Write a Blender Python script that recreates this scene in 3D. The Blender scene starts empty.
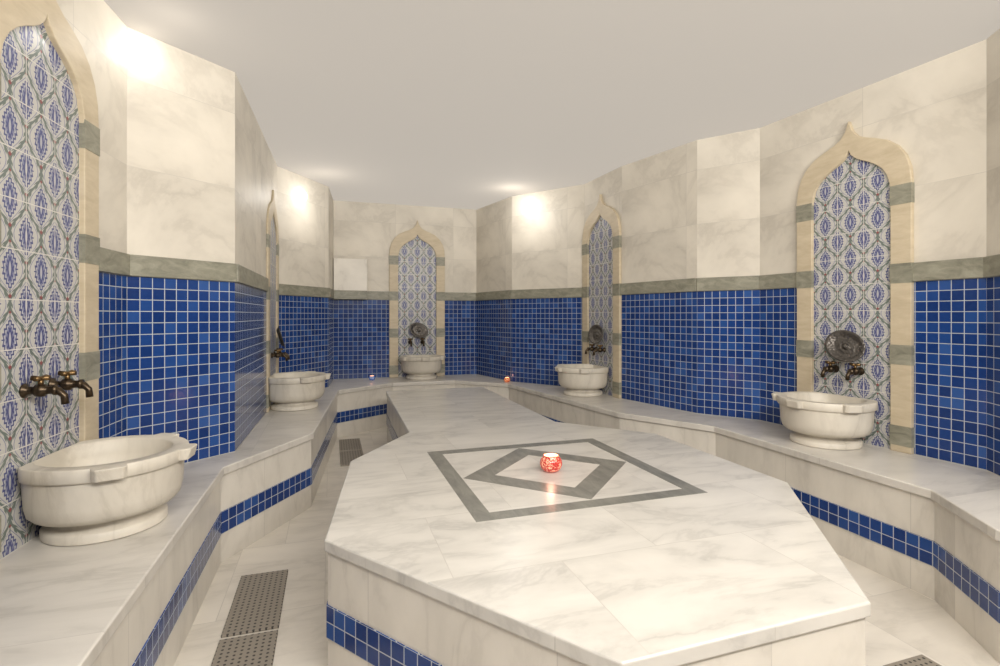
import bpy, bmesh, math, random
from mathutils import Vector, Matrix
random.seed(3)
S=0.65
BT=0.63          # bench / platform top
CAMZ=1.63
BAND0,BAND1=1.872,2.005
CEIL=3.41
TILE=(BAND0-BT)/17
scene=bpy.context.scene
scene.view_settings.view_transform='Standard'
scene.view_settings.look='None'
scene.view_settings.exposure=0.72

# ---------------------------------------------------------------- materials
def new_mat(name):
    m=bpy.data.materials.new(name); m.use_nodes=True
    nt=m.node_tree; nt.nodes.clear()
    out=nt.nodes.new('ShaderNodeOutputMaterial')
    b=nt.nodes.new('ShaderNodeBsdfPrincipled')
    nt.links.new(b.outputs[0],out.inputs[0])
    return m,nt,b
def N(nt,t,**kw):
    n=nt.nodes.new(t)
    for k,v in kw.items(): setattr(n,k,v)
    return n
def math_n(nt,op,a,b=None,c=None):
    n=nt.nodes.new('ShaderNodeMath'); n.operation=op
    for i,v in enumerate((a,b,c)):
        if v is None: continue
        if isinstance(v,(int,float)): n.inputs[i].default_value=v
        else: nt.links.new(v,n.inputs[i])
    return n.outputs[0]
def mix_c(nt,fac,a,b,blend='MIX'):
    n=nt.nodes.new('ShaderNodeMix'); n.data_type='RGBA'; n.blend_type=blend
    for idx,v in ((0,fac),(6,a),(7,b)):
        if isinstance(v,(int,float)): n.inputs[idx].default_value=v
        elif isinstance(v,tuple): n.inputs[idx].default_value=(*v,1) if len(v)==3 else v
        else: nt.links.new(v,n.inputs[idx])
    return n.outputs[2]
def ramp(nt,inp,stops):
    r=nt.nodes.new('ShaderNodeValToRGB'); el=r.color_ramp.elements
    el[0].position=stops[0][0]; el[0].color=(*stops[0][1],1)
    el[1].position=stops[-1][0]; el[1].color=(*stops[-1][1],1)
    for p,c in stops[1:-1]:
        e=el.new(p); e.color=(*c,1)
    nt.links.new(inp,r.inputs[0]); return r.outputs[0]
def g(v): return (v,v,v)
def srgb(r,gg,b):
    f=lambda c:((c/255)/12.92 if c/255<=0.04045 else ((c/255+0.055)/1.055)**2.4)
    return (f(r),f(gg),f(b))

def marble(name,base=(0.80,0.77,0.71),vein=(0.42,0.40,0.37),sw=0.6,sh=0.4,rough=0.2,v0=0.0,u0=0.0,offset=0.0,strength=0.8,rot=0.0,joint=0.0013,nscale=1.8,jointcol=(0.42,0.39,0.35),cloud=0.88,dist=0.5):
    m,nt,b=new_mat(name)
    uv=N(nt,'ShaderNodeUVMap'); uv.uv_map='UVMap'
    mp=N(nt,'ShaderNodeMapping'); mp.inputs['Location'].default_value=(-u0,-v0,0); mp.inputs['Rotation'].default_value=(0,0,rot)
    nt.links.new(uv.outputs[0],mp.inputs[0])
    br=N(nt,'ShaderNodeTexBrick'); br.offset=offset; br.squash=1.0
    br.inputs['Color1'].default_value=(0,0,0,1); br.inputs['Color2'].default_value=(1,1,1,1); br.inputs['Mortar'].default_value=(0.5,0.5,0.5,1)
    br.inputs['Scale'].default_value=1; br.inputs['Mortar Size'].default_value=joint; br.inputs['Mortar Smooth'].default_value=0.1
    br.inputs['Brick Width'].default_value=sw; br.inputs['Row Height'].default_value=sh; br.inputs['Bias'].default_value=0
    nt.links.new(mp.outputs[0],br.inputs[0])
    tc=N(nt,'ShaderNodeTexCoord')
    sc=N(nt,'ShaderNodeVectorMath',operation='SCALE'); sc.inputs['Scale'].default_value=7.0
    nt.links.new(br.outputs['Color'],sc.inputs[0])
    ad=N(nt,'ShaderNodeVectorMath',operation='ADD'); nt.links.new(tc.outputs['Object'],ad.inputs[0]); nt.links.new(sc.outputs[0],ad.inputs[1])
    m2=N(nt,'ShaderNodeMapping'); m2.inputs['Rotation'].default_value=(0.5,0.7,0.6); m2.inputs['Scale'].default_value=(1,2.6,1)
    nt.links.new(ad.outputs[0],m2.inputs[0])
    n1=N(nt,'ShaderNodeTexNoise'); n1.inputs['Scale'].default_value=nscale; n1.inputs['Detail'].default_value=9; n1.inputs['Roughness'].default_value=0.60; n1.inputs['Distortion'].default_value=dist
    nt.links.new(m2.outputs[0],n1.inputs['Vector'])
    v1=ramp(nt,n1.outputs[0],[(0.35,g(0)),(0.46,g(0.32)),(0.495,g(0.68)),(0.53,g(0.32)),(0.67,g(0))])
    n2=N(nt,'ShaderNodeTexNoise'); n2.inputs['Scale'].default_value=nscale*1.3; n2.inputs['Detail'].default_value=5
    nt.links.new(m2.outputs[0],n2.inputs['Vector'])
    cl=ramp(nt,n2.outputs[0],[(0.32,g(0)),(0.72,g(1))])
    vv=math_n(nt,'MULTIPLY',v1,math_n(nt,'MULTIPLY_ADD',cl,0.8,0.3))
    vv=math_n(nt,'MULTIPLY',vv,strength)
    c=mix_c(nt,cl,base,tuple(x*cloud for x in base))
    c=mix_c(nt,0.06,c,br.outputs['Color'],'SOFT_LIGHT')
    c=mix_c(nt,vv,c,vein)
    c=mix_c(nt,math_n(nt,'MULTIPLY',br.outputs['Fac'],0.5),c,jointcol)
    nt.links.new(c,b.inputs['Base Color'])
    b.inputs['Roughness'].default_value=rough
    return m

def mosaic(name,v0=0.0):
    m,nt,b=new_mat(name)
    uv=N(nt,'ShaderNodeUVMap'); uv.uv_map='UVMap'
    mp=N(nt,'ShaderNodeMapping'); mp.inputs['Location'].default_value=(0,-v0*S,0)
    nt.links.new(uv.outputs[0],mp.inputs[0])
    br=N(nt,'ShaderNodeTexBrick'); br.offset=0; br.squash=1.0
    br.inputs['Color1'].default_value=(0,0,0,1); br.inputs['Color2'].default_value=(1,1,1,1); br.inputs['Mortar'].default_value=(0.5,0.5,0.5,1)
    br.inputs['Scale'].default_value=1; br.inputs['Mortar Size'].default_value=TILE*S*0.036; br.inputs['Mortar Smooth'].default_value=0.12
    br.inputs['Brick Width'].default_value=TILE*S; br.inputs['Row Height'].default_value=TILE*S
    nt.links.new(mp.outputs[0],br.inputs[0])
    c=ramp(nt,br.outputs['Color'],[(0,srgb(15,40,95)),(0.5,srgb(22,51,112)),(0.85,srgb(31,65,127)),(1,srgb(48,84,146))])
    n=N(nt,'ShaderNodeTexNoise'); n.inputs['Scale'].default_value=55; n.inputs['Detail'].default_value=3
    nt.links.new(uv.outputs[0],n.inputs['Vector'])
    c=mix_c(nt,math_n(nt,'MULTIPLY',n.outputs[0],0.24),c,srgb(54,92,154))
    c=mix_c(nt,br.outputs['Fac'],c,srgb(178,184,188))
    nt.links.new(c,b.inputs['Base Color'])
    r=math_n(nt,'MULTIPLY_ADD',br.outputs['Fac'],0.6,0.14); nt.links.new(r,b.inputs['Roughness'])
    b.inputs['Specular IOR Level'].default_value=0.34
    bp=N(nt,'ShaderNodeBump'); bp.inputs['Strength'].default_value=0.4; bp.inputs['Distance'].default_value=0.003
    h=math_n(nt,'SUBTRACT',math_n(nt,'MULTIPLY',n.outputs[0],0.2),br.outputs['Fac'])
    nt.links.new(h,bp.inputs['Height']); nt.links.new(bp.outputs[0],b.inputs['Normal'])
    return m

def stone(name,c1,c2,scale=6,rough=0.4,stretch=(1,1,4),dist=0.6):
    m,nt,b=new_mat(name)
    tc=N(nt,'ShaderNodeTexCoord'); mp=N(nt,'ShaderNodeMapping'); mp.inputs['Scale'].default_value=stretch; mp.inputs['Rotation'].default_value=(0.1,0.25,0)
    nt.links.new(tc.outputs['Object'],mp.inputs[0])
    n=N(nt,'ShaderNodeTexNoise'); n.inputs['Scale'].default_value=scale; n.inputs['Detail'].default_value=8; n.inputs['Roughness'].default_value=0.65; n.inputs['Distortion'].default_value=dist
    nt.links.new(mp.outputs[0],n.inputs['Vector'])
    c=ramp(nt,n.outputs[0],[(0.3,c1),(0.7,c2)])
    nt.links.new(c,b.inputs['Base Color']); b.inputs['Roughness'].default_value=rough
    return m

def iznik(name):
    m,nt,b=new_mat(name)
    tc=N(nt,'ShaderNodeTexCoord'); sp=N(nt,'ShaderNodeSeparateXYZ'); nt.links.new(tc.outputs['Object'],sp.inputs[0])
    x=sp.outputs[0]; z=sp.outputs[2]
    W=0.207*S; Hh=0.29*S
    def cell(ox,oz):
        u=math_n(nt,'SUBTRACT',math_n(nt,'FRACT',math_n(nt,'ADD',math_n(nt,'DIVIDE',x,W),10.5+ox)),0.5)
        v=math_n(nt,'SUBTRACT',math_n(nt,'FRACT',math_n(nt,'ADD',math_n(nt,'DIVIDE',z,Hh),10.5+oz)),0.5)
        return u,v
    def field(ox,oz):
        u,v=cell(ox,oz)
        au=math_n(nt,'ABSOLUTE',u)
        prof=math_n(nt,'MULTIPLY_ADD',math_n(nt,'COSINE',math_n(nt,'MULTIPLY',v,2*math.pi)),0.25,0.25)
        return u,v,math_n(nt,'SUBTRACT',prof,au)
    u1,v1,f1=field(0,0); u2,v2,f2=field(0.5,0.5)
    sel=math_n(nt,'GREATER_THAN',f1,f2)
    def pick(a,b2):
        return math_n(nt,'ADD',math_n(nt,'MULTIPLY',sel,a),math_n(nt,'MULTIPLY',math_n(nt,'SUBTRACT',1.0,sel),b2))
    u=pick(u1,u2); v=pick(v1,v2); f=math_n(nt,'ABSOLUTE',pick(f1,f2))
    white=srgb(188,186,180); blue=srgb(80,84,128); lav=srgb(130,133,156); grey=srgb(108,118,112); red=srgb(140,76,78); pale=srgb(174,175,178)
    au=math_n(nt,'ABSOLUTE',u); av=math_n(nt,'ABSOLUTE',v)
    line=math_n(nt,'LESS_THAN',f,0.034)
    sprig=math_n(nt,'MULTIPLY',math_n(nt,'GREATER_THAN',math_n(nt,'SINE',math_n(nt,'MULTIPLY_ADD',v,2*math.pi*7,math_n(nt,'MULTIPLY',f,40.0))),0.25),math_n(nt,'MULTIPLY',math_n(nt,'GREATER_THAN',f,0.02),math_n(nt,'LESS_THAN',f,0.08)))
    line2=math_n(nt,'MULTIPLY',math_n(nt,'GREATER_THAN',f,0.105),math_n(nt,'LESS_THAN',f,0.128))
    leafp=math_n(nt,'SUBTRACT',math_n(nt,'MULTIPLY_ADD',math_n(nt,'MULTIPLY',v,v),-2.7,0.222),au)
    serr=math_n(nt,'MULTIPLY_ADD',math_n(nt,'SINE',math_n(nt,'MULTIPLY_ADD',av,60.0,math_n(nt,'MULTIPLY',au,-45.0))),0.024,leafp)
    leaf=math_n(nt,'GREATER_THAN',serr,0.0)
    core=math_n(nt,'GREATER_THAN',serr,0.055)
    core2=math_n(nt,'GREATER_THAN',leafp,0.09)
    core3=math_n(nt,'GREATER_THAN',leafp,0.14)
    core4=math_n(nt,'GREATER_THAN',leafp,0.185)
    petal=math_n(nt,'GREATER_THAN',math_n(nt,'SINE',math_n(nt,'MULTIPLY_ADD',av,60.0,math_n(nt,'MULTIPLY',au,-60.0))),0.3)
    def diamond(v0,w,k):
        return math_n(nt,'LESS_THAN',math_n(nt,'ADD',au,math_n(nt,'MULTIPLY',math_n(nt,'ABSOLUTE',math_n(nt,'ADD',v,v0)),k)),w)
    reddot=math_n(nt,'MAXIMUM',diamond(0.385,0.055,1.4),diamond(-0.385,0.04,1.4))
    stem=math_n(nt,'MULTIPLY',math_n(nt,'LESS_THAN',au,0.016),math_n(nt,'GREATER_THAN',av,0.27))
    c=mix_c(nt,line,white,grey); c=mix_c(nt,sprig,c,grey); c=mix_c(nt,line2,c,lav); c=mix_c(nt,stem,c,grey)
    c=mix_c(nt,leaf,c,blue); c=mix_c(nt,core,c,pale); c=mix_c(nt,core2,c,lav); c=mix_c(nt,math_n(nt,'MULTIPLY',core2,petal),c,blue)
    c=mix_c(nt,core3,c,blue); c=mix_c(nt,core4,c,pale)
    c=mix_c(nt,reddot,c,red)
    cv=N(nt,'ShaderNodeCombineXYZ'); nt.links.new(math_n(nt,'ADD',x,0.1035*S*3),cv.inputs[0]); nt.links.new(z,cv.inputs[1])
    br=N(nt,'ShaderNodeTexBrick'); br.offset=0; br.inputs['Scale'].default_value=1; br.inputs['Mortar Size'].default_value=0.0018
    br.inputs['Brick Width'].default_value=0.207*S; br.inputs['Row Height'].default_value=0.207*S; br.inputs['Mortar Smooth'].default_value=0.2
    nt.links.new(cv.outputs[0],br.inputs[0])
    c=mix_c(nt,br.outputs['Fac'],c,srgb(206,202,194))
    nt.links.new(c,b.inputs['Base Color']); b.inputs['Roughness'].default_value=0.3
    b.inputs['Specular IOR Level'].default_value=0.25
    return m

def metal(name,col,rough=0.35,bump=0.0,met=0.9,dark=0.5):
    m,nt,b=new_mat(name)
    n=N(nt,'ShaderNodeTexNoise'); n.inputs['Scale'].default_value=40; n.inputs['Detail'].default_value=4
    tc=N(nt,'ShaderNodeTexCoord'); nt.links.new(tc.outputs['Object'],n.inputs['Vector'])
    c=mix_c(nt,n.outputs[0],tuple(x*dark for x in col),col)
    nt.links.new(c,b.inputs['Base Color']); b.inputs['Metallic'].default_value=met; b.inputs['Roughness'].default_value=rough
    if bump:
        v=N(nt,'ShaderNodeTexVoronoi'); v.inputs['Scale'].default_value=70; nt.links.new(tc.outputs['Object'],v.inputs['Vector'])
        bp=N(nt,'ShaderNodeBump'); bp.inputs['Strength'].default_value=bump; bp.inputs['Distance'].default_value=0.004
        nt.links.new(v.outputs['Distance'],bp.inputs['Height']); nt.links.new(bp.outputs[0],b.inputs['Normal'])
    return m

M_wall=marble('wall_marble',base=srgb(220,213,199),vein=srgb(158,150,138),sw=0.95*S,sh=0.55*S,v0=BAND1*S,rough=0.5,strength=0.7)
M_bench=marble('bench_marble',base=srgb(214,209,200),vein=srgb(144,139,131),sw=1.1*S,sh=1.3*S,u0=0.2,v0=0.1,rough=0.28,strength=0.68)
M_riser=marble('riser_marble',base=srgb(222,216,205),vein=srgb(160,153,143),sw=0.9*S,sh=3,v0=-1,rough=0.38,strength=0.6)
M_plat=marble('platform_marble',base=srgb(213,209,201),vein=srgb(132,129,124),sw=0.9*S,sh=0.62*S,u0=-0.45*S,v0=0.05,offset=0.5,rough=0.28,strength=0.66,cloud=0.90,nscale=2.1)
M_floor=marble('floor_marble',base=srgb(226,219,207),vein=srgb(166,159,148),sw=0.55*S,sh=0.9*S,rough=0.38,strength=0.6,offset=0.5)
M_basin=marble('basin_marble',base=srgb(214,207,193),vein=srgb(154,145,130),sw=30,sh=30,u0=-15,v0=-15,rough=0.5,strength=0.65,nscale=3)
M_tile=mosaic('blue_mosaic_wall',BT)
BB0=0.19; BB1=BB0+2*TILE
M_tileb=mosaic('blue_mosaic_band',BB0)
M_border=stone('grey_green_stone',srgb(108,107,93),srgb(158,155,138),10,0.45,(1,1,2.4),0.9)
M_trav=stone('travertine',srgb(182,167,140),srgb(202,188,162),9,0.5,(1,1,3.4),0.25)
M_inlay=stone('grey_inlay_stone',srgb(98,98,92),srgb(138,136,128),9,0.3,(3,1,1))
M_iznik=iznik('floral_tile')
M_brass=metal('aged_brass',srgb(88,75,60),0.35)
M_brass2=metal('worn_brass',srgb(132,106,72),0.35,0,0.9,0.6)
M_steel=metal('aged_pewter',srgb(116,111,106),0.4,0.9,0.85,0.5)

m,nt,b=new_mat('glowing_ceiling_plaster')
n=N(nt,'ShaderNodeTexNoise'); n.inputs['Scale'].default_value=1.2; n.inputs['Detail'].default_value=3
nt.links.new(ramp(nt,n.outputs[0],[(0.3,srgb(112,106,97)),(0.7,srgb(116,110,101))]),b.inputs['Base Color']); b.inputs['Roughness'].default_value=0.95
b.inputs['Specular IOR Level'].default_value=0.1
b.inputs['Emission Color'].default_value=(1,0.92,0.82,1); b.inputs['Emission Strength'].default_value=0.275  # emission added as even fill light; base colour darkened to balance the glow
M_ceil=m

m,nt,b=new_mat('perforated_metal')
tc=N(nt,'ShaderNodeTexCoord'); sc=N(nt,'ShaderNodeVectorMath',operation='SCALE'); sc.inputs['Scale'].default_value=1/(0.030*S); nt.links.new(tc.outputs['Object'],sc.inputs[0])
fr=N(nt,'ShaderNodeVectorMath',operation='FRACTION'); nt.links.new(sc.outputs[0],fr.inputs[0])
sp=N(nt,'ShaderNodeSeparateXYZ'); nt.links.new(fr.outputs[0],sp.inputs[0])
dx=math_n(nt,'SUBTRACT',sp.outputs[0],0.5); dy=math_n(nt,'SUBTRACT',sp.outputs[1],0.5)
d=math_n(nt,'SQRT',math_n(nt,'ADD',math_n(nt,'MULTIPLY',dx,dx),math_n(nt,'MULTIPLY',dy,dy)))
hole=math_n(nt,'LESS_THAN',d,0.22)
nt.links.new(mix_c(nt,hole,srgb(144,136,124),srgb(56,51,47)),b.inputs['Base Color']); b.inputs['Metallic'].default_value=0.1; b.inputs['Roughness'].default_value=0.5
M_grate=m

def emis(name,col,st,base=(0.8,0.8,0.8)):
    m,nt,b=new_mat(name); b.inputs['Base Color'].default_value=(*base,1)
    b.inputs['Emission Color'].default_value=(*col,1); b.inputs['Emission Strength'].default_value=st; return m
M_lamp=emis('lamp_glass',(1,0.96,0.90),6)
M_flame=emis('flame',(1,0.75,0.4),8)
def votive_mat(name,c1,c2,c3,em=0.7):
    m,nt,b=new_mat(name)
    tc=N(nt,'ShaderNodeTexCoord'); v=N(nt,'ShaderNodeTexVoronoi'); v.inputs['Scale'].default_value=210; nt.links.new(tc.outputs['Object'],v.inputs['Vector'])
    sp=N(nt,'ShaderNodeSeparateColor'); nt.links.new(v.outputs['Color'],sp.inputs[0])
    c=ramp(nt,sp.outputs[0],[(0.35,c1),(0.65,c2),(0.85,c3)])
    nt.links.new(c,b.inputs['Base Color']); nt.links.new(c,b.inputs['Emission Color']); b.inputs['Emission Strength'].default_value=em
    b.inputs['Roughness'].default_value=0.15
    return m
M_votr=votive_mat('red_mosaic_glass',srgb(172,48,45),srgb(200,86,72),srgb(232,170,140),0.26)
M_votb=votive_mat('blue_mosaic_glass',srgb(50,75,150),srgb(100,130,190),srgb(190,205,230),0.1)
M_voto=votive_mat('amber_mosaic_glass',srgb(190,80,40),srgb(225,120,70),srgb(250,190,140),0.18)
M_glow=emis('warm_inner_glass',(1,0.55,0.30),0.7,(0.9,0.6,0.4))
m,nt,b=new_mat('wax'); b.inputs['Base Color'].default_value=(0.9,0.85,0.75,1); M_wax=m

# ---------------------------------------------------------------- mesh helpers (input in room units, scaled by S)
def finish(name,bm,mats,parent=None,smooth=False,loc=(0,0,0),rotz=0.0,bevel=0,**props):
    bmesh.ops.recalc_face_normals(bm,faces=bm.faces)
    for v in bm.verts: v.co*=S
    bm.normal_update()
    uvl=bm.loops.layers.uv.new('UVMap')
    for f in bm.faces:
        nn=f.normal
        if abs(nn.z)>0.7:
            for l in f.loops: l[uvl].uv=(l.vert.co.x,l.vert.co.y)
        else:
            t=Vector((-nn.y,nn.x)); t.normalize()
            for l in f.loops: l[uvl].uv=(l.vert.co.x*t.x+l.vert.co.y*t.y,l.vert.co.z)
        f.smooth=smooth
    me=bpy.data.meshes.new(name); bm.to_mesh(me); bm.free()
    for mm in mats: me.materials.append(mm)
    ob=bpy.data.objects.new(name,me); scene.collection.objects.link(ob)
    ob.location=Vector(loc)*S; ob.rotation_euler=(0,0,rotz)
    if bevel:
        md=ob.modifiers.new('bevel','BEVEL'); md.width=bevel*S; md.segments=3; md.limit_method='ANGLE'; md.angle_limit=math.radians(40)
    if parent: ob.parent=parent
    for k,v in props.items(): ob[k]=v
    return ob
def box(bm,x0,x1,y0,y1,z0,z1,mi=0):
    vs=[bm.verts.new(c) for c in ((x0,y0,z0),(x1,y0,z0),(x1,y1,z0),(x0,y1,z0),(x0,y0,z1),(x1,y0,z1),(x1,y1,z1),(x0,y1,z1))]
    for f in ((0,3,2,1),(4,5,6,7),(0,1,5,4),(1,2,6,5),(2,3,7,6),(3,0,4,7)):
        fc=bm.faces.new([vs[i] for i in f]); fc.material_index=mi
    return vs
def prism(bm,pts,z0,z1,mi=0):
    lo=[bm.verts.new((x,y,z0)) for x,y in pts]; hi=[bm.verts.new((x,y,z1)) for x,y in pts]
    bm.faces.new(lo[::-1]).material_index=mi; bm.faces.new(hi).material_index=mi
    n=len(pts)
    for i in range(n):
        j=(i+1)%n; bm.faces.new((lo[i],lo[j],hi[j],hi[i])).material_index=mi
def lathe(bm,prof,seg=40,M=None,mi=0,sc=1.0):
    rings=[]
    for r,z in prof:
        r*=sc; z*=sc
        if r<1e-6: rings.append([bm.verts.new((0,0,z))])
        else: rings.append([bm.verts.new((r*math.cos(2*math.pi*k/seg),r*math.sin(2*math.pi*k/seg),z)) for k in range(seg)])
    allv=[v for r in rings for v in r]
    for a,b2 in zip(rings,rings[1:]):
        for k in range(seg):
            k2=(k+1)%seg
            if len(a)==1 and len(b2)==1: continue
            if len(a)==1: f=bm.faces.new((a[0],b2[k],b2[k2]))
            elif len(b2)==1: f=bm.faces.new((a[k],a[k2],b2[0]))
            else: f=bm.faces.new((a[k],a[k2],b2[k2],b2[k]))
            f.material_index=mi
    if M is not None:
        for v in allv: v.co=M@v.co
    return allv
def tube(bm,pts,rads,seg=14):
    pts=[Vector(p) for p in pts]; rings=[]
    for i,p in enumerate(pts):
        d=(pts[min(i+1,len(pts)-1)]-pts[max(i-1,0)]).normalized()
        up=Vector((1,0,0)) if abs(d.x)<0.9 else Vector((0,0,1))
        a=d.cross(up).normalized(); c=d.cross(a)
        rings.append([bm.verts.new(p+(a*math.cos(2*math.pi*k/seg)+c*math.sin(2*math.pi*k/seg))*rads[i]) for k in range(seg)])
    for a,b2 in zip(rings,rings[1:]):
        for k in range(seg):
            k2=(k+1)%seg; bm.faces.new((a[k],a[k2],b2[k2],b2[k]))
    bm.faces.new(rings[0]); bm.faces.new(rings[-1])
def empty(name,loc,rotz=0,**props):
    e=bpy.data.objects.new(name,None); scene.collection.objects.link(e); e.empty_display_size=0.05
    e.location=Vector(loc)*S; e.rotation_euler=(0,0,rotz)
    for k,v in props.items(): e[k]=v
    return e
def copy_tree(src,loc,rotz,name=None,**props):
    o=src.copy(); scene.collection.objects.link(o)
    o.location=Vector(loc)*S; o.rotation_euler=(0,0,rotz)
    for k,v in props.items(): o[k]=v
    def rec(s,d):
        for ch in list(s.children):
            c=ch.copy(); scene.collection.objects.link(c); c.parent=d; rec(ch,c)
    rec(src,o)
    return o

# ---------------------------------------------------------------- room shell
right=[(1.0,5.38),(1.245,4.27),(1.94,3.27),(1.97,2.37),(2.20,1.31),(2.54,0.84),(2.68,-0.88),(2.2,-1.6),(2.1,-4.0)]
leftr=[(-1.3,5.38),(-1.37,4.50),(-1.95,3.64),(-1.98,2.37),(-2.01,1.13),(-2.54,0.67),(-2.67,-0.85),(-2.2,-1.6),(-2.1,-4.0)]
left=leftr[::-1]
room=left+right
nW=len(room)
segs=[]
for i in range(nW):
    p0=Vector(room[i]); p1=Vector(room[(i+1)%nW]); d=p1-p0
    segs.append((p0,p1,d.length,math.atan2(d.y,d.x)))
def seg_name(i):
    p0,p1,_,_=segs[i]; m=(p0+p1)/2
    if m.y<-3.5: return 'rear'
    if m.y>5.2: return 'far'
    return 'left' if m.x<0 else 'right'
arches={2:0.67,5:0.80,8:1.30,11:0.45,14:0.86}
AW=0.45
def local(i,x,y,z=0):
    p0,p1,L,r=segs[i]
    return (p0.x+x*math.cos(r)-y*math.sin(r),p0.y+x*math.sin(r)+y*math.cos(r),z)
for i,(p0,p1,L,r) in enumerate(segs):
    bm=bmesh.new()
    zs=[0,BT,BAND0,CEIL]; mats=[M_wall,M_tile]
    th=0.12
    for k in range(3):
        mi=1 if k==1 else 0
        q=[bm.verts.new(c) for c in ((0,0,zs[k]),(L,0,zs[k]),(L,0,zs[k+1]),(0,0,zs[k+1]))]
        bm.faces.new(q).material_index=mi
    vs=[bm.verts.new(c) for c in ((0,0,0),(L,0,0),(L,th,0),(0,th,0),(0,0,CEIL),(L,0,CEIL),(L,th,CEIL),(0,th,CEIL))]
    for f in ((0,3,2,1),(4,5,6,7),(1,2,6,5),(2,3,7,6),(3,0,4,7)): bm.faces.new([vs[j] for j in f])
    bmesh.ops.remove_doubles(bm,verts=bm.verts,dist=1e-5)
    finish('wall_'+seg_name(i),bm,mats,loc=(p0.x,p0.y,0),rotz=r,kind='structure')
    if i in arches:
        c=arches[i]; spans=[(0,c-AW),(c+AW,L)]
    else: spans=[(0,L)]
    for s0,s1 in spans:
        if s1-s0<0.02: continue
        bm=bmesh.new(); box(bm,s0,s1,-0.022,0.0,BAND0,BAND1)
        finish('trim_1',bm,[M_border],loc=(p0.x,p0.y,0),rotz=r,bevel=0.004,kind='structure')
bm=bmesh.new(); prism(bm,room,-0.1,0.0)
finish('floor',bm,[M_floor],kind='structure')
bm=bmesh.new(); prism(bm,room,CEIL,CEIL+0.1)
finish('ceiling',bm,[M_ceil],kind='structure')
M_ledge=marble('ledge_marble',base=srgb(224,218,206),vein=srgb(164,156,144),sw=30,sh=30,u0=-15,v0=-15,rough=0.4,strength=0.8,nscale=3)
bm=bmesh.new(); box(bm,-1.30,-0.80,5.22,5.38,BAND1-0.001,2.50)
finish('trim_2',bm,[M_ledge],bevel=0.006,kind='structure')
bm=bmesh.new(); box(bm,-1.30,-0.80,5.225,5.38,BAND0,BAND1-0.001)
finish('trim_3',bm,[M_border],bevel=0.004,kind='structure')

# ---------------------------------------------------------------- bench
edge_r=[(0.47,4.70),(1.13,4.08),(1.48,1.6),(1.95,0.75),(1.94,-1.04),(1.63,-1.51),(1.6,-2.4)]
edge_l=[(-2.05,-2.4),(-2.03,0.72),(-1.50,1.6),(-1.26,4.15),(-0.47,4.70)]
edge=edge_l+edge_r
outer=[(2.165,-2.4)]+right[::-1][1:]+leftr[:-1]+[(-2.165,-2.4)]
def offset_path(path,d):
    out=[]
    for i,p in enumerate(path):
        p=Vector(p)
        ns=[]
        if i>0:
            t=(p-Vector(path[i-1])).normalized(); ns.append(Vector((t.y,-t.x)))
        if i<len(path)-1:
            t=(Vector(path[i+1])-p).normalized(); ns.append(Vector((t.y,-t.x)))
        if len(ns)==1: out.append(tuple(p+ns[0]*d))
        else:
            m=(ns[0]+ns[1]).normalized(); out.append(tuple(p+m*d/max(0.3,m.dot(ns[0]))))
    return out
def closed_off(path,d):
    n=len(path); out=[]
    for i,p in enumerate(path):
        p=Vector(p); a=Vector(path[i-1]); c=Vector(path[(i+1)%n])
        t0=(p-a).normalized(); t1=(c-p).normalized()
        n0=Vector((t0.y,-t0.x)); n1=Vector((t1.y,-t1.x)); m=(n0+n1).normalized()
        out.append(tuple(p+m*d/max(0.3,m.dot(n0))))
    return out
def ribbon(bm,path,off,z0,z1,closed=False):
    a=path; b2=offset_path(path,off) if not closed else closed_off(path,off)
    n=len(path); rng=range(n if closed else n-1)
    va=[[bm.verts.new((p[0],p[1],z)) for z in (z0,z1)] for p in a]
    vb=[[bm.verts.new((p[0],p[1],z)) for z in (z0,z1)] for p in b2]
    for i in rng:
        j=(i+1)%n
        bm.faces.new((vb[i][0],vb[j][0],vb[j][1],vb[i][1]))
        bm.faces.new((va[i][0],vb[i][0],vb[j][0],va[j][0]))
        bm.faces.new((va[i][1],va[j][1],vb[j][1],vb[i][1]))
        bm.faces.new((va[i][0],va[j][0],va[j][1],va[i][1]))
bench=empty('marble_bench',(0,2,0),label='white marble bench with a blue mosaic strip running along the walls',category='bench')
def child(ob,par):
    ob.parent=par; ob.matrix_parent_inverse=Matrix.Translation(-Vector(par.location)); return ob
nose=offset_path(edge,0.02)
bm=bmesh.new(); prism(bm,nose+outer,BT-0.055,BT)
child(finish('bench_top',bm,[M_bench],bevel=0.008),bench)
bm=bmesh.new(); prism(bm,edge+outer,0,BT-0.055)
child(finish('bench_front',bm,[M_riser]),bench)
bm=bmesh.new(); ribbon(bm,edge,0.006,BB0,BB1)
child(finish('mosaic_band',bm,[M_tileb],label='strip of small blue mosaic tiles'),bench)

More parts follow.
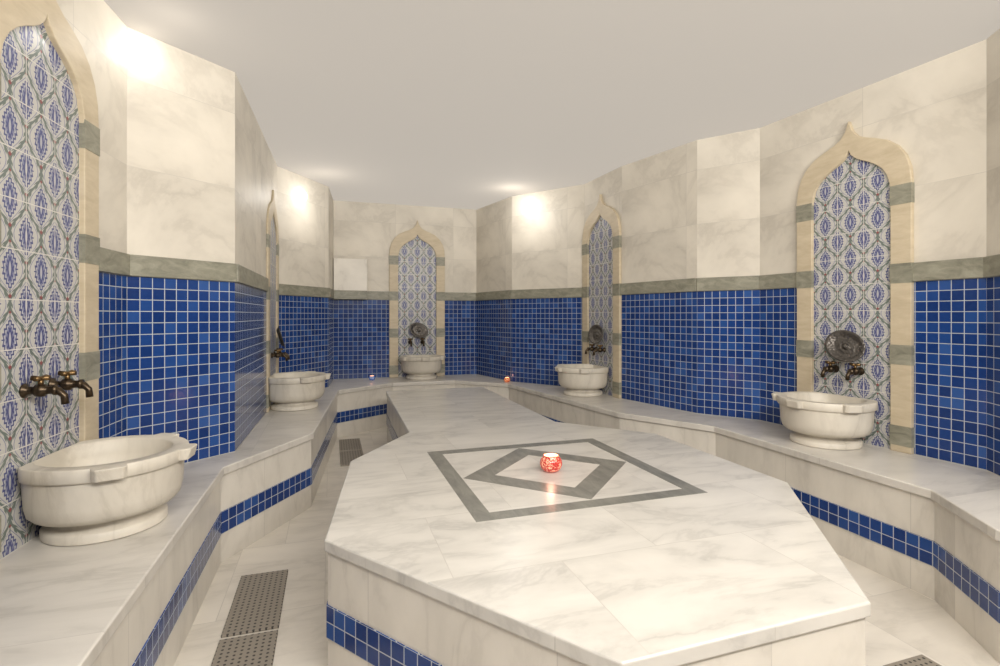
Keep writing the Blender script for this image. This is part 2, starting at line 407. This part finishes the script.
# ---------------------------------------------------------------- platform
plat_pts=[(0.66,3.85),(0.65,1.38),(1.25,0.66),(1.24,-0.67),(0.44,-1.76),(-0.54,-1.77),(-1.355,-0.65),(-1.20,0.60),(-0.69,1.36),(-0.64,3.85)]
plat=empty('heated_marble_platform',(0,0,0),label='octagonal white marble platform with long extension and grey inlay',category='platform')
bm=bmesh.new(); prism(bm,closed_off(plat_pts,-0.015),BT-0.055,BT)
child(finish('platform_top',bm,[M_plat],bevel=0.008),plat)
bm=bmesh.new(); prism(bm,plat_pts,0,BT-0.055)
child(finish('platform_base',bm,[M_riser]),plat)
bm=bmesh.new(); ribbon(bm,plat_pts,-0.006,BB0,BB1,closed=True)
child(finish('mosaic_band',bm,[M_tileb],label='strip of small blue mosaic tiles'),plat)
def ring(bm,o,i,z0,z1):
    n=len(o)
    vo=[[bm.verts.new((p[0],p[1],z)) for z in (z0,z1)] for p in o]; vi=[[bm.verts.new((p[0],p[1],z)) for z in (z0,z1)] for p in i]
    for a in range(n):
        c=(a+1)%n
        bm.faces.new((vo[a][1],vo[c][1],vi[c][1],vi[a][1])); bm.faces.new((vo[a][0],vo[c][0],vi[c][0],vi[a][0]))
        bm.faces.new((vo[a][0],vo[c][0],vo[c][1],vo[a][1])); bm.faces.new((vi[a][0],vi[c][0],vi[c][1],vi[a][1]))
def sq(h): return [(h,h),(-h,h),(-h,-h),(h,-h)]
def dia(h): return [(h,0),(0,h),(-h,0),(0,-h)]
bm=bmesh.new(); ring(bm,sq(0.675),sq(0.580),BT-0.01,BT+0.0015)
child(finish('square_inlay',bm,[M_inlay],label='grey stone square border inlay'),plat)
bm=bmesh.new(); ring(bm,dia(0.57),dia(0.37),BT-0.01,BT+0.0015)
child(finish('diamond_inlay',bm,[M_inlay],label='grey stone diamond inlay'),plat)

# ---------------------------------------------------------------- arched tile niches
O=[(.45,0),(.45,1.97),(.442,2.07),(.412,2.165),(.36,2.245),(.285,2.308),(.20,2.348),(.13,2.374),(.07,2.408),(.028,2.46),(0,2.545)]
I=[(.31,0),(.31,1.89),(.304,1.975),(.285,2.045),(.25,2.102),(.20,2.148),(.145,2.182),(.093,2.208),(.050,2.236),(.020,2.267),(0,2.31)]
def sym(P): return P+[(-x,z) for x,z in reversed(P[:-1])]
OO,II=sym(O),sym(I)
def build_arch():
    e=empty('arched_tile_niche',(0,0,0),label='pointed travertine arch framing a floral blue and white tile panel',category='wall niche')
    bm=bmesh.new(); n=len(OO)
    for y0,y1 in ((0,-0.036),):
        v=[[bm.verts.new((p[0],y,p[1])) for y in (y0,y1)] for p in OO]; w=[[bm.verts.new((p[0],y,p[1])) for y in (y0,y1)] for p in II]
        for a in range(n-1):
            bm.faces.new((v[a][1],v[a+1][1],w[a+1][1],w[a][1])); bm.faces.new((v[a][0],v[a+1][0],w[a+1][0],w[a][0]))
            bm.faces.new((v[a][0],v[a+1][0],v[a+1][1],v[a][1])); bm.faces.new((w[a][0],w[a+1][0],w[a+1][1],w[a][1]))
        for a in (0,n-1): bm.faces.new((v[a][0],v[a][1],w[a][1],w[a][0]))
    finish('arch_frame',bm,[M_trav],parent=e,bevel=0.005,label='sandy travertine pointed arch frame')
    bm=bmesh.new()
    f0=[bm.verts.new((p[0],-0.010,p[1])) for p in II]; f1=[bm.verts.new((p[0],-0.001,p[1])) for p in II]
    bm.faces.new(f0); bm.faces.new(f1[::-1])
    for a in range(len(II)):
        c=(a+1)%len(II); bm.faces.new((f0[a],f0[c],f1[c],f1[a]))
    finish('tile_panel',bm,[M_iznik],parent=e,label='blue and white floral ogee patterned tiles')
    for z in (0.12,0.71,1.305,1.88):
        for s in (-1,1):
            bm=bmesh.new(); x0,x1=(0.307,0.453) if s>0 else (-0.453,-0.307)
            box(bm,x0,x1,-0.039,-0.002,z-0.072,z+0.072)
            finish('stone_block',bm,[M_border],parent=e,label='grey green stone block')
    return e
proto=build_arch()
ais=sorted(arches)
for k,i in enumerate(ais):
    loc=local(i,arches[i],0,BT); r=segs[i][3]
    if k==0:
        proto.location=Vector(loc)*S; proto.rotation_euler=(0,0,r); proto['group']='arched tile niches'; proto.scale=(1,1,1.03)
    else:
        o=copy_tree(proto,loc,r)
        o.scale=(1,0.6,0.94) if k==1 else (1,1,1)

# ---------------------------------------------------------------- basins
BS=0.88
def build_basin():
    e=empty('marble_basin',(0,0,0),label='carved white marble washbasin with lugs on the bench',category='basin',group='marble basins')
    bm=bmesh.new()
    prof=[(0,0),(.270,0),(.277,.006),(.277,.042),(.268,.052),(.242,.060),(.230,.074),(.230,.090),(.262,.098),(.312,.112),(.340,.142),(.352,.195),(.360,.326),(.374,.332),(.379,.338),(.381,.394),(.376,.400),(.308,.400),(.299,.392),(.292,.32),(.272,.24),(.22,.18),(.12,.155),(0,.15)]
    vs=lathe(bm,prof,64,sc=BS)
    for v in bm.verts:
        if v.co.y>0.225: v.co.y=0.225+(v.co.y-0.225)*0.03
    ob=finish('basin_bowl',bm,[M_basin],parent=e,smooth=True,label='round carved marble bowl on a flared foot')
    ob.data.set_sharp_from_angle(angle=math.radians(45))
    for a in (-155,-90,-25):
        bm=bmesh.new()
        pts=[(0.35,-0.075),(0.410,-0.07),(0.428,-0.055),(0.428,0.055),(0.410,0.07),(0.35,0.075)]
        ca,sa=math.cos(math.radians(a)),math.sin(math.radians(a))
        prism(bm,[((x*ca-y*sa)*BS,(x*sa+y*ca)*BS) for x,y in pts],0.338*BS,0.4015*BS)
        for v in bm.verts:
            if v.co.z<0.35*BS: v.co.x*=0.965; v.co.y*=0.965
        finish('basin_lug',bm,[M_basin],parent=e,bevel=0.006)
    return e
bproto=build_basin()
boff=[0.05,-0.22,0.03,-0.02,-0.03]
bdd=[0.252,0.25,0.262,0.262,0.262]
def build_faucet():
    e=empty('brass_faucet',(0,0,0),label='aged brass faucet on the tiled niche above the basin',category='faucet',group='brass faucets')
    f=0.84
    bm=bmesh.new()
    M=Matrix.Rotation(math.radians(90),4,'X')
    lathe(bm,[(0,0),(.038,0),(.038,.008),(.021,.018),(.021,.05),(.032,.055),(.035,.075),(.032,.095),(.021,.10),(.021,.13),(.027,.135),(.027,.15),(0,.155)],20,M,sc=f)
    finish('faucet_body',bm,[M_brass],parent=e,smooth=True)
    def sc(P): return [(x*f,y*f,z*f) for x,y,z in P]
    bm=bmesh.new(); tube(bm,sc([(0,-.12,0),(0,-.155,-.005),(0,-.18,-.03),(0,-.185,-.075)]),[.016,.016,.014,.015])
    finish('spout',bm,[M_brass],parent=e,smooth=True)
    bm=bmesh.new(); tube(bm,sc([(0,-.075,.02),(0,-.075,.06)]),[.011,.011]); tube(bm,sc([(-.045,-.075,.065),(0,-.075,.062),(.045,-.075,.065)]),[.012,.009,.012]); tube(bm,sc([(0,-.115,.065),(0,-.075,.062),(0,-.035,.065)]),[.012,.009,.012])
    finish('faucet_handle',bm,[M_brass2],parent=e,smooth=True,label='worn brass cross handle')
    return e
fproto=build_faucet()
def build_bowl():
    bm=bmesh.new()
    M=Matrix.Rotation(math.radians(24),4,'Y')@Matrix.Rotation(math.radians(90-18),4,'X')@Matrix.Diagonal((1.10,0.86,1,1))
    lathe(bm,[(0,.034),(.014,.034),(.022,.026),(.030,.012),(.045,.006),(.055,.012),(.065,.006),(.10,.004),(.115,.008),(.145,.035),(.165,.037),(.165,.031),(.148,.028),(.118,0),(.10,-.004),(0,-.004)],40,M,sc=0.86)
    return finish('metal_bowl',bm,[M_steel],smooth=True,label='aged pewter bath bowl leaning on the faucets',category='bowl',group='metal bath bowls')
mproto=build_bowl()
first=True
for k,i in enumerate(ais):
    r=segs[i][3]; c=arches[i]
    loc=local(i,c+boff[k],-bdd[k],BT)
    if first: bproto.location=Vector(loc)*S; bproto.rotation_euler=(0,0,r)
    else:
        o=copy_tree(bproto,loc,r); o.scale=(1,1,1)
    fz=0.67 if k==0 else 0.56
    for s in (-1,1):
        fl=local(i,c-0.02+s*0.10,-0.010,BT+fz)
        if first and s==-1: fproto.location=Vector(fl)*S; fproto.rotation_euler=(0,0,r)
        else: copy_tree(fproto,fl,r)
    if k>0:
        ml=local(i,c+0.01,-0.070,BT+0.748)
        if k==1: mproto.location=Vector(ml)*S; mproto.rotation_euler=(0,0,r)
        else: copy_tree(mproto,ml,r)
    first=False

# ---------------------------------------------------------------- candles
def votive(loc,mat,label,e=6,sc=0.9):
    p=empty('candle_holder',loc,label=label,category='candle holder')
    bm=bmesh.new(); lathe(bm,[(0,0),(.040,0),(.058,.008),(.074,.028),(.080,.052),(.077,.075),(.066,.094),(.056,.104),(.057,.112),(.051,.112)],32,sc=sc)
    finish('glass_cup',bm,[mat],parent=p,smooth=True)
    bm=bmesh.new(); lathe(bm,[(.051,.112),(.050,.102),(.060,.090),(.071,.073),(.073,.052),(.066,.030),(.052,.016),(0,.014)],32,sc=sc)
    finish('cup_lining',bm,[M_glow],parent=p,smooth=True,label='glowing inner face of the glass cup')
    bm=bmesh.new(); lathe(bm,[(0,.017),(.035,.017),(.035,.045),(0,.047)],20,sc=sc); finish('candle',bm,[M_wax],parent=p,smooth=False)
    bm=bmesh.new(); lathe(bm,[(0,.047),(.008,.057),(.007,.072),(0,.092)],12,sc=sc); finish('flame',bm,[M_flame],parent=p,smooth=True)
    l=bpy.data.lights.new('candle_glow','POINT'); l.energy=e; l.color=(1,0.45,0.30); l.shadow_soft_size=0.01
    lo=bpy.data.objects.new('candle_glow',l); scene.collection.objects.link(lo); lo.location=Vector((0,0,0.15*sc))*S; lo.parent=p
votive((0,-0.03,BT+0.0015),M_votr,'red and white mosaic glass votive on the marble platform',0.2,0.9)
votive((-0.74,5.1,BT),M_votb,'blue mosaic glass votive on the bench',0.02,0.6)
votive((1.165,4.26,BT),M_voto,'amber mosaic glass votive on the bench corner',0.04,0.6)

# ---------------------------------------------------------------- drains
def grate(x0,x1,y0,y1,rot=0,label='perforated metal floor drain cover'):
    cx,cy=(x0+x1)/2,(y0+y1)/2; w,h=(x1-x0)/2,(y1-y0)/2
    bm=bmesh.new(); box(bm,-w,w,-h,h,0.0,0.012)
    return finish('drain_cover',bm,[M_grate],loc=(cx,cy,0.0),rotz=rot,bevel=0.004,label=label,category='drain cover',group='floor drain covers')
for a,b2 in ((-0.17,0.47),(-0.84,-0.20),(-1.51,-0.87)): grate(-1.87,-1.60,a,b2)
for a,b2 in ((2.75,3.35),(3.38,3.97)): grate(-1.24,-0.98,a,b2)
grate(1.08,1.34,-1.92,-1.36)

# ---------------------------------------------------------------- wall lamps and added fill light
def lamp(i,x,z,e,off=0.42,sc=1.0):
    loc=local(i,x,0,z); r=segs[i][3]
    p=empty('wall_lamp',loc,r,label='small round glowing white lamp high on the marble wall',category='wall lamp',group='wall lamps')
    M=Matrix.Rotation(math.radians(90),4,'X')
    bm=bmesh.new(); lathe(bm,[(0,0),(.06,0),(.06,.012),(0,.012)],28,M,sc=sc); finish('lamp_base',bm,[M_lamp],parent=p,smooth=False)
    bm=bmesh.new(); lathe(bm,[(.078,.004),(.084,.02),(.080,.045),(.064,.07),(.036,.088),(0,.094)],28,M,sc=sc); finish('lamp_glass',bm,[M_lamp],parent=p,smooth=True)
    l=bpy.data.lights.new('lamp_light','POINT'); l.energy=e; l.color=(1,0.965,0.92); l.shadow_soft_size=0.03
    lo=bpy.data.objects.new('lamp_light',l); scene.collection.objects.link(lo); lo.location=Vector((0,-off,-0.08))*S; lo.parent=p
lamp(3,0.08,3.27,0.65,0.38,0.8)
lamp(6,0.42,3.14,2.0,0.40,0.9)
lamp(10,0.32,3.22,2.8,0.44,0.9)
lamp(16,1.0,3.15,9)  # unseen rear lamp, added to brighten the room
lamp(0,1.4,3.15,7)  # second unseen rear lamp, likewise added for brightness
def area(loc,rot,sx,sy,e,col=(1,0.965,0.915)):
    l=bpy.data.lights.new('soft_fill_light','AREA'); l.shape='RECTANGLE'; l.size=sx*S; l.size_y=sy*S; l.energy=e; l.color=col
    o=bpy.data.objects.new('soft_fill_light',l); scene.collection.objects.link(o); o.location=Vector(loc)*S; o.rotation_euler=rot
area((0.0,-3.6,3.0),(math.radians(84),0,0),3.8,0.7,54)  # unseen ambient fill added high at the rear, not a room fixture

w=bpy.data.worlds.new('world'); scene.world=w; w.use_nodes=True
w.node_tree.nodes['Background'].inputs[0].default_value=(1,0.95,0.88,1); w.node_tree.nodes['Background'].inputs[1].default_value=0.3

# ---------------------------------------------------------------- camera
cam=bpy.data.cameras.new('camera'); cam.lens=18.72; cam.sensor_width=36; cam.shift_y=-0.018; cam.clip_start=0.02
co=bpy.data.objects.new('camera',cam); scene.collection.objects.link(co)
co.location=Vector((-1.344,-3.097,CAMZ))*S
co.rotation_euler=(math.radians(90),0,-math.atan2(0.31,0.951))
scene.camera=co
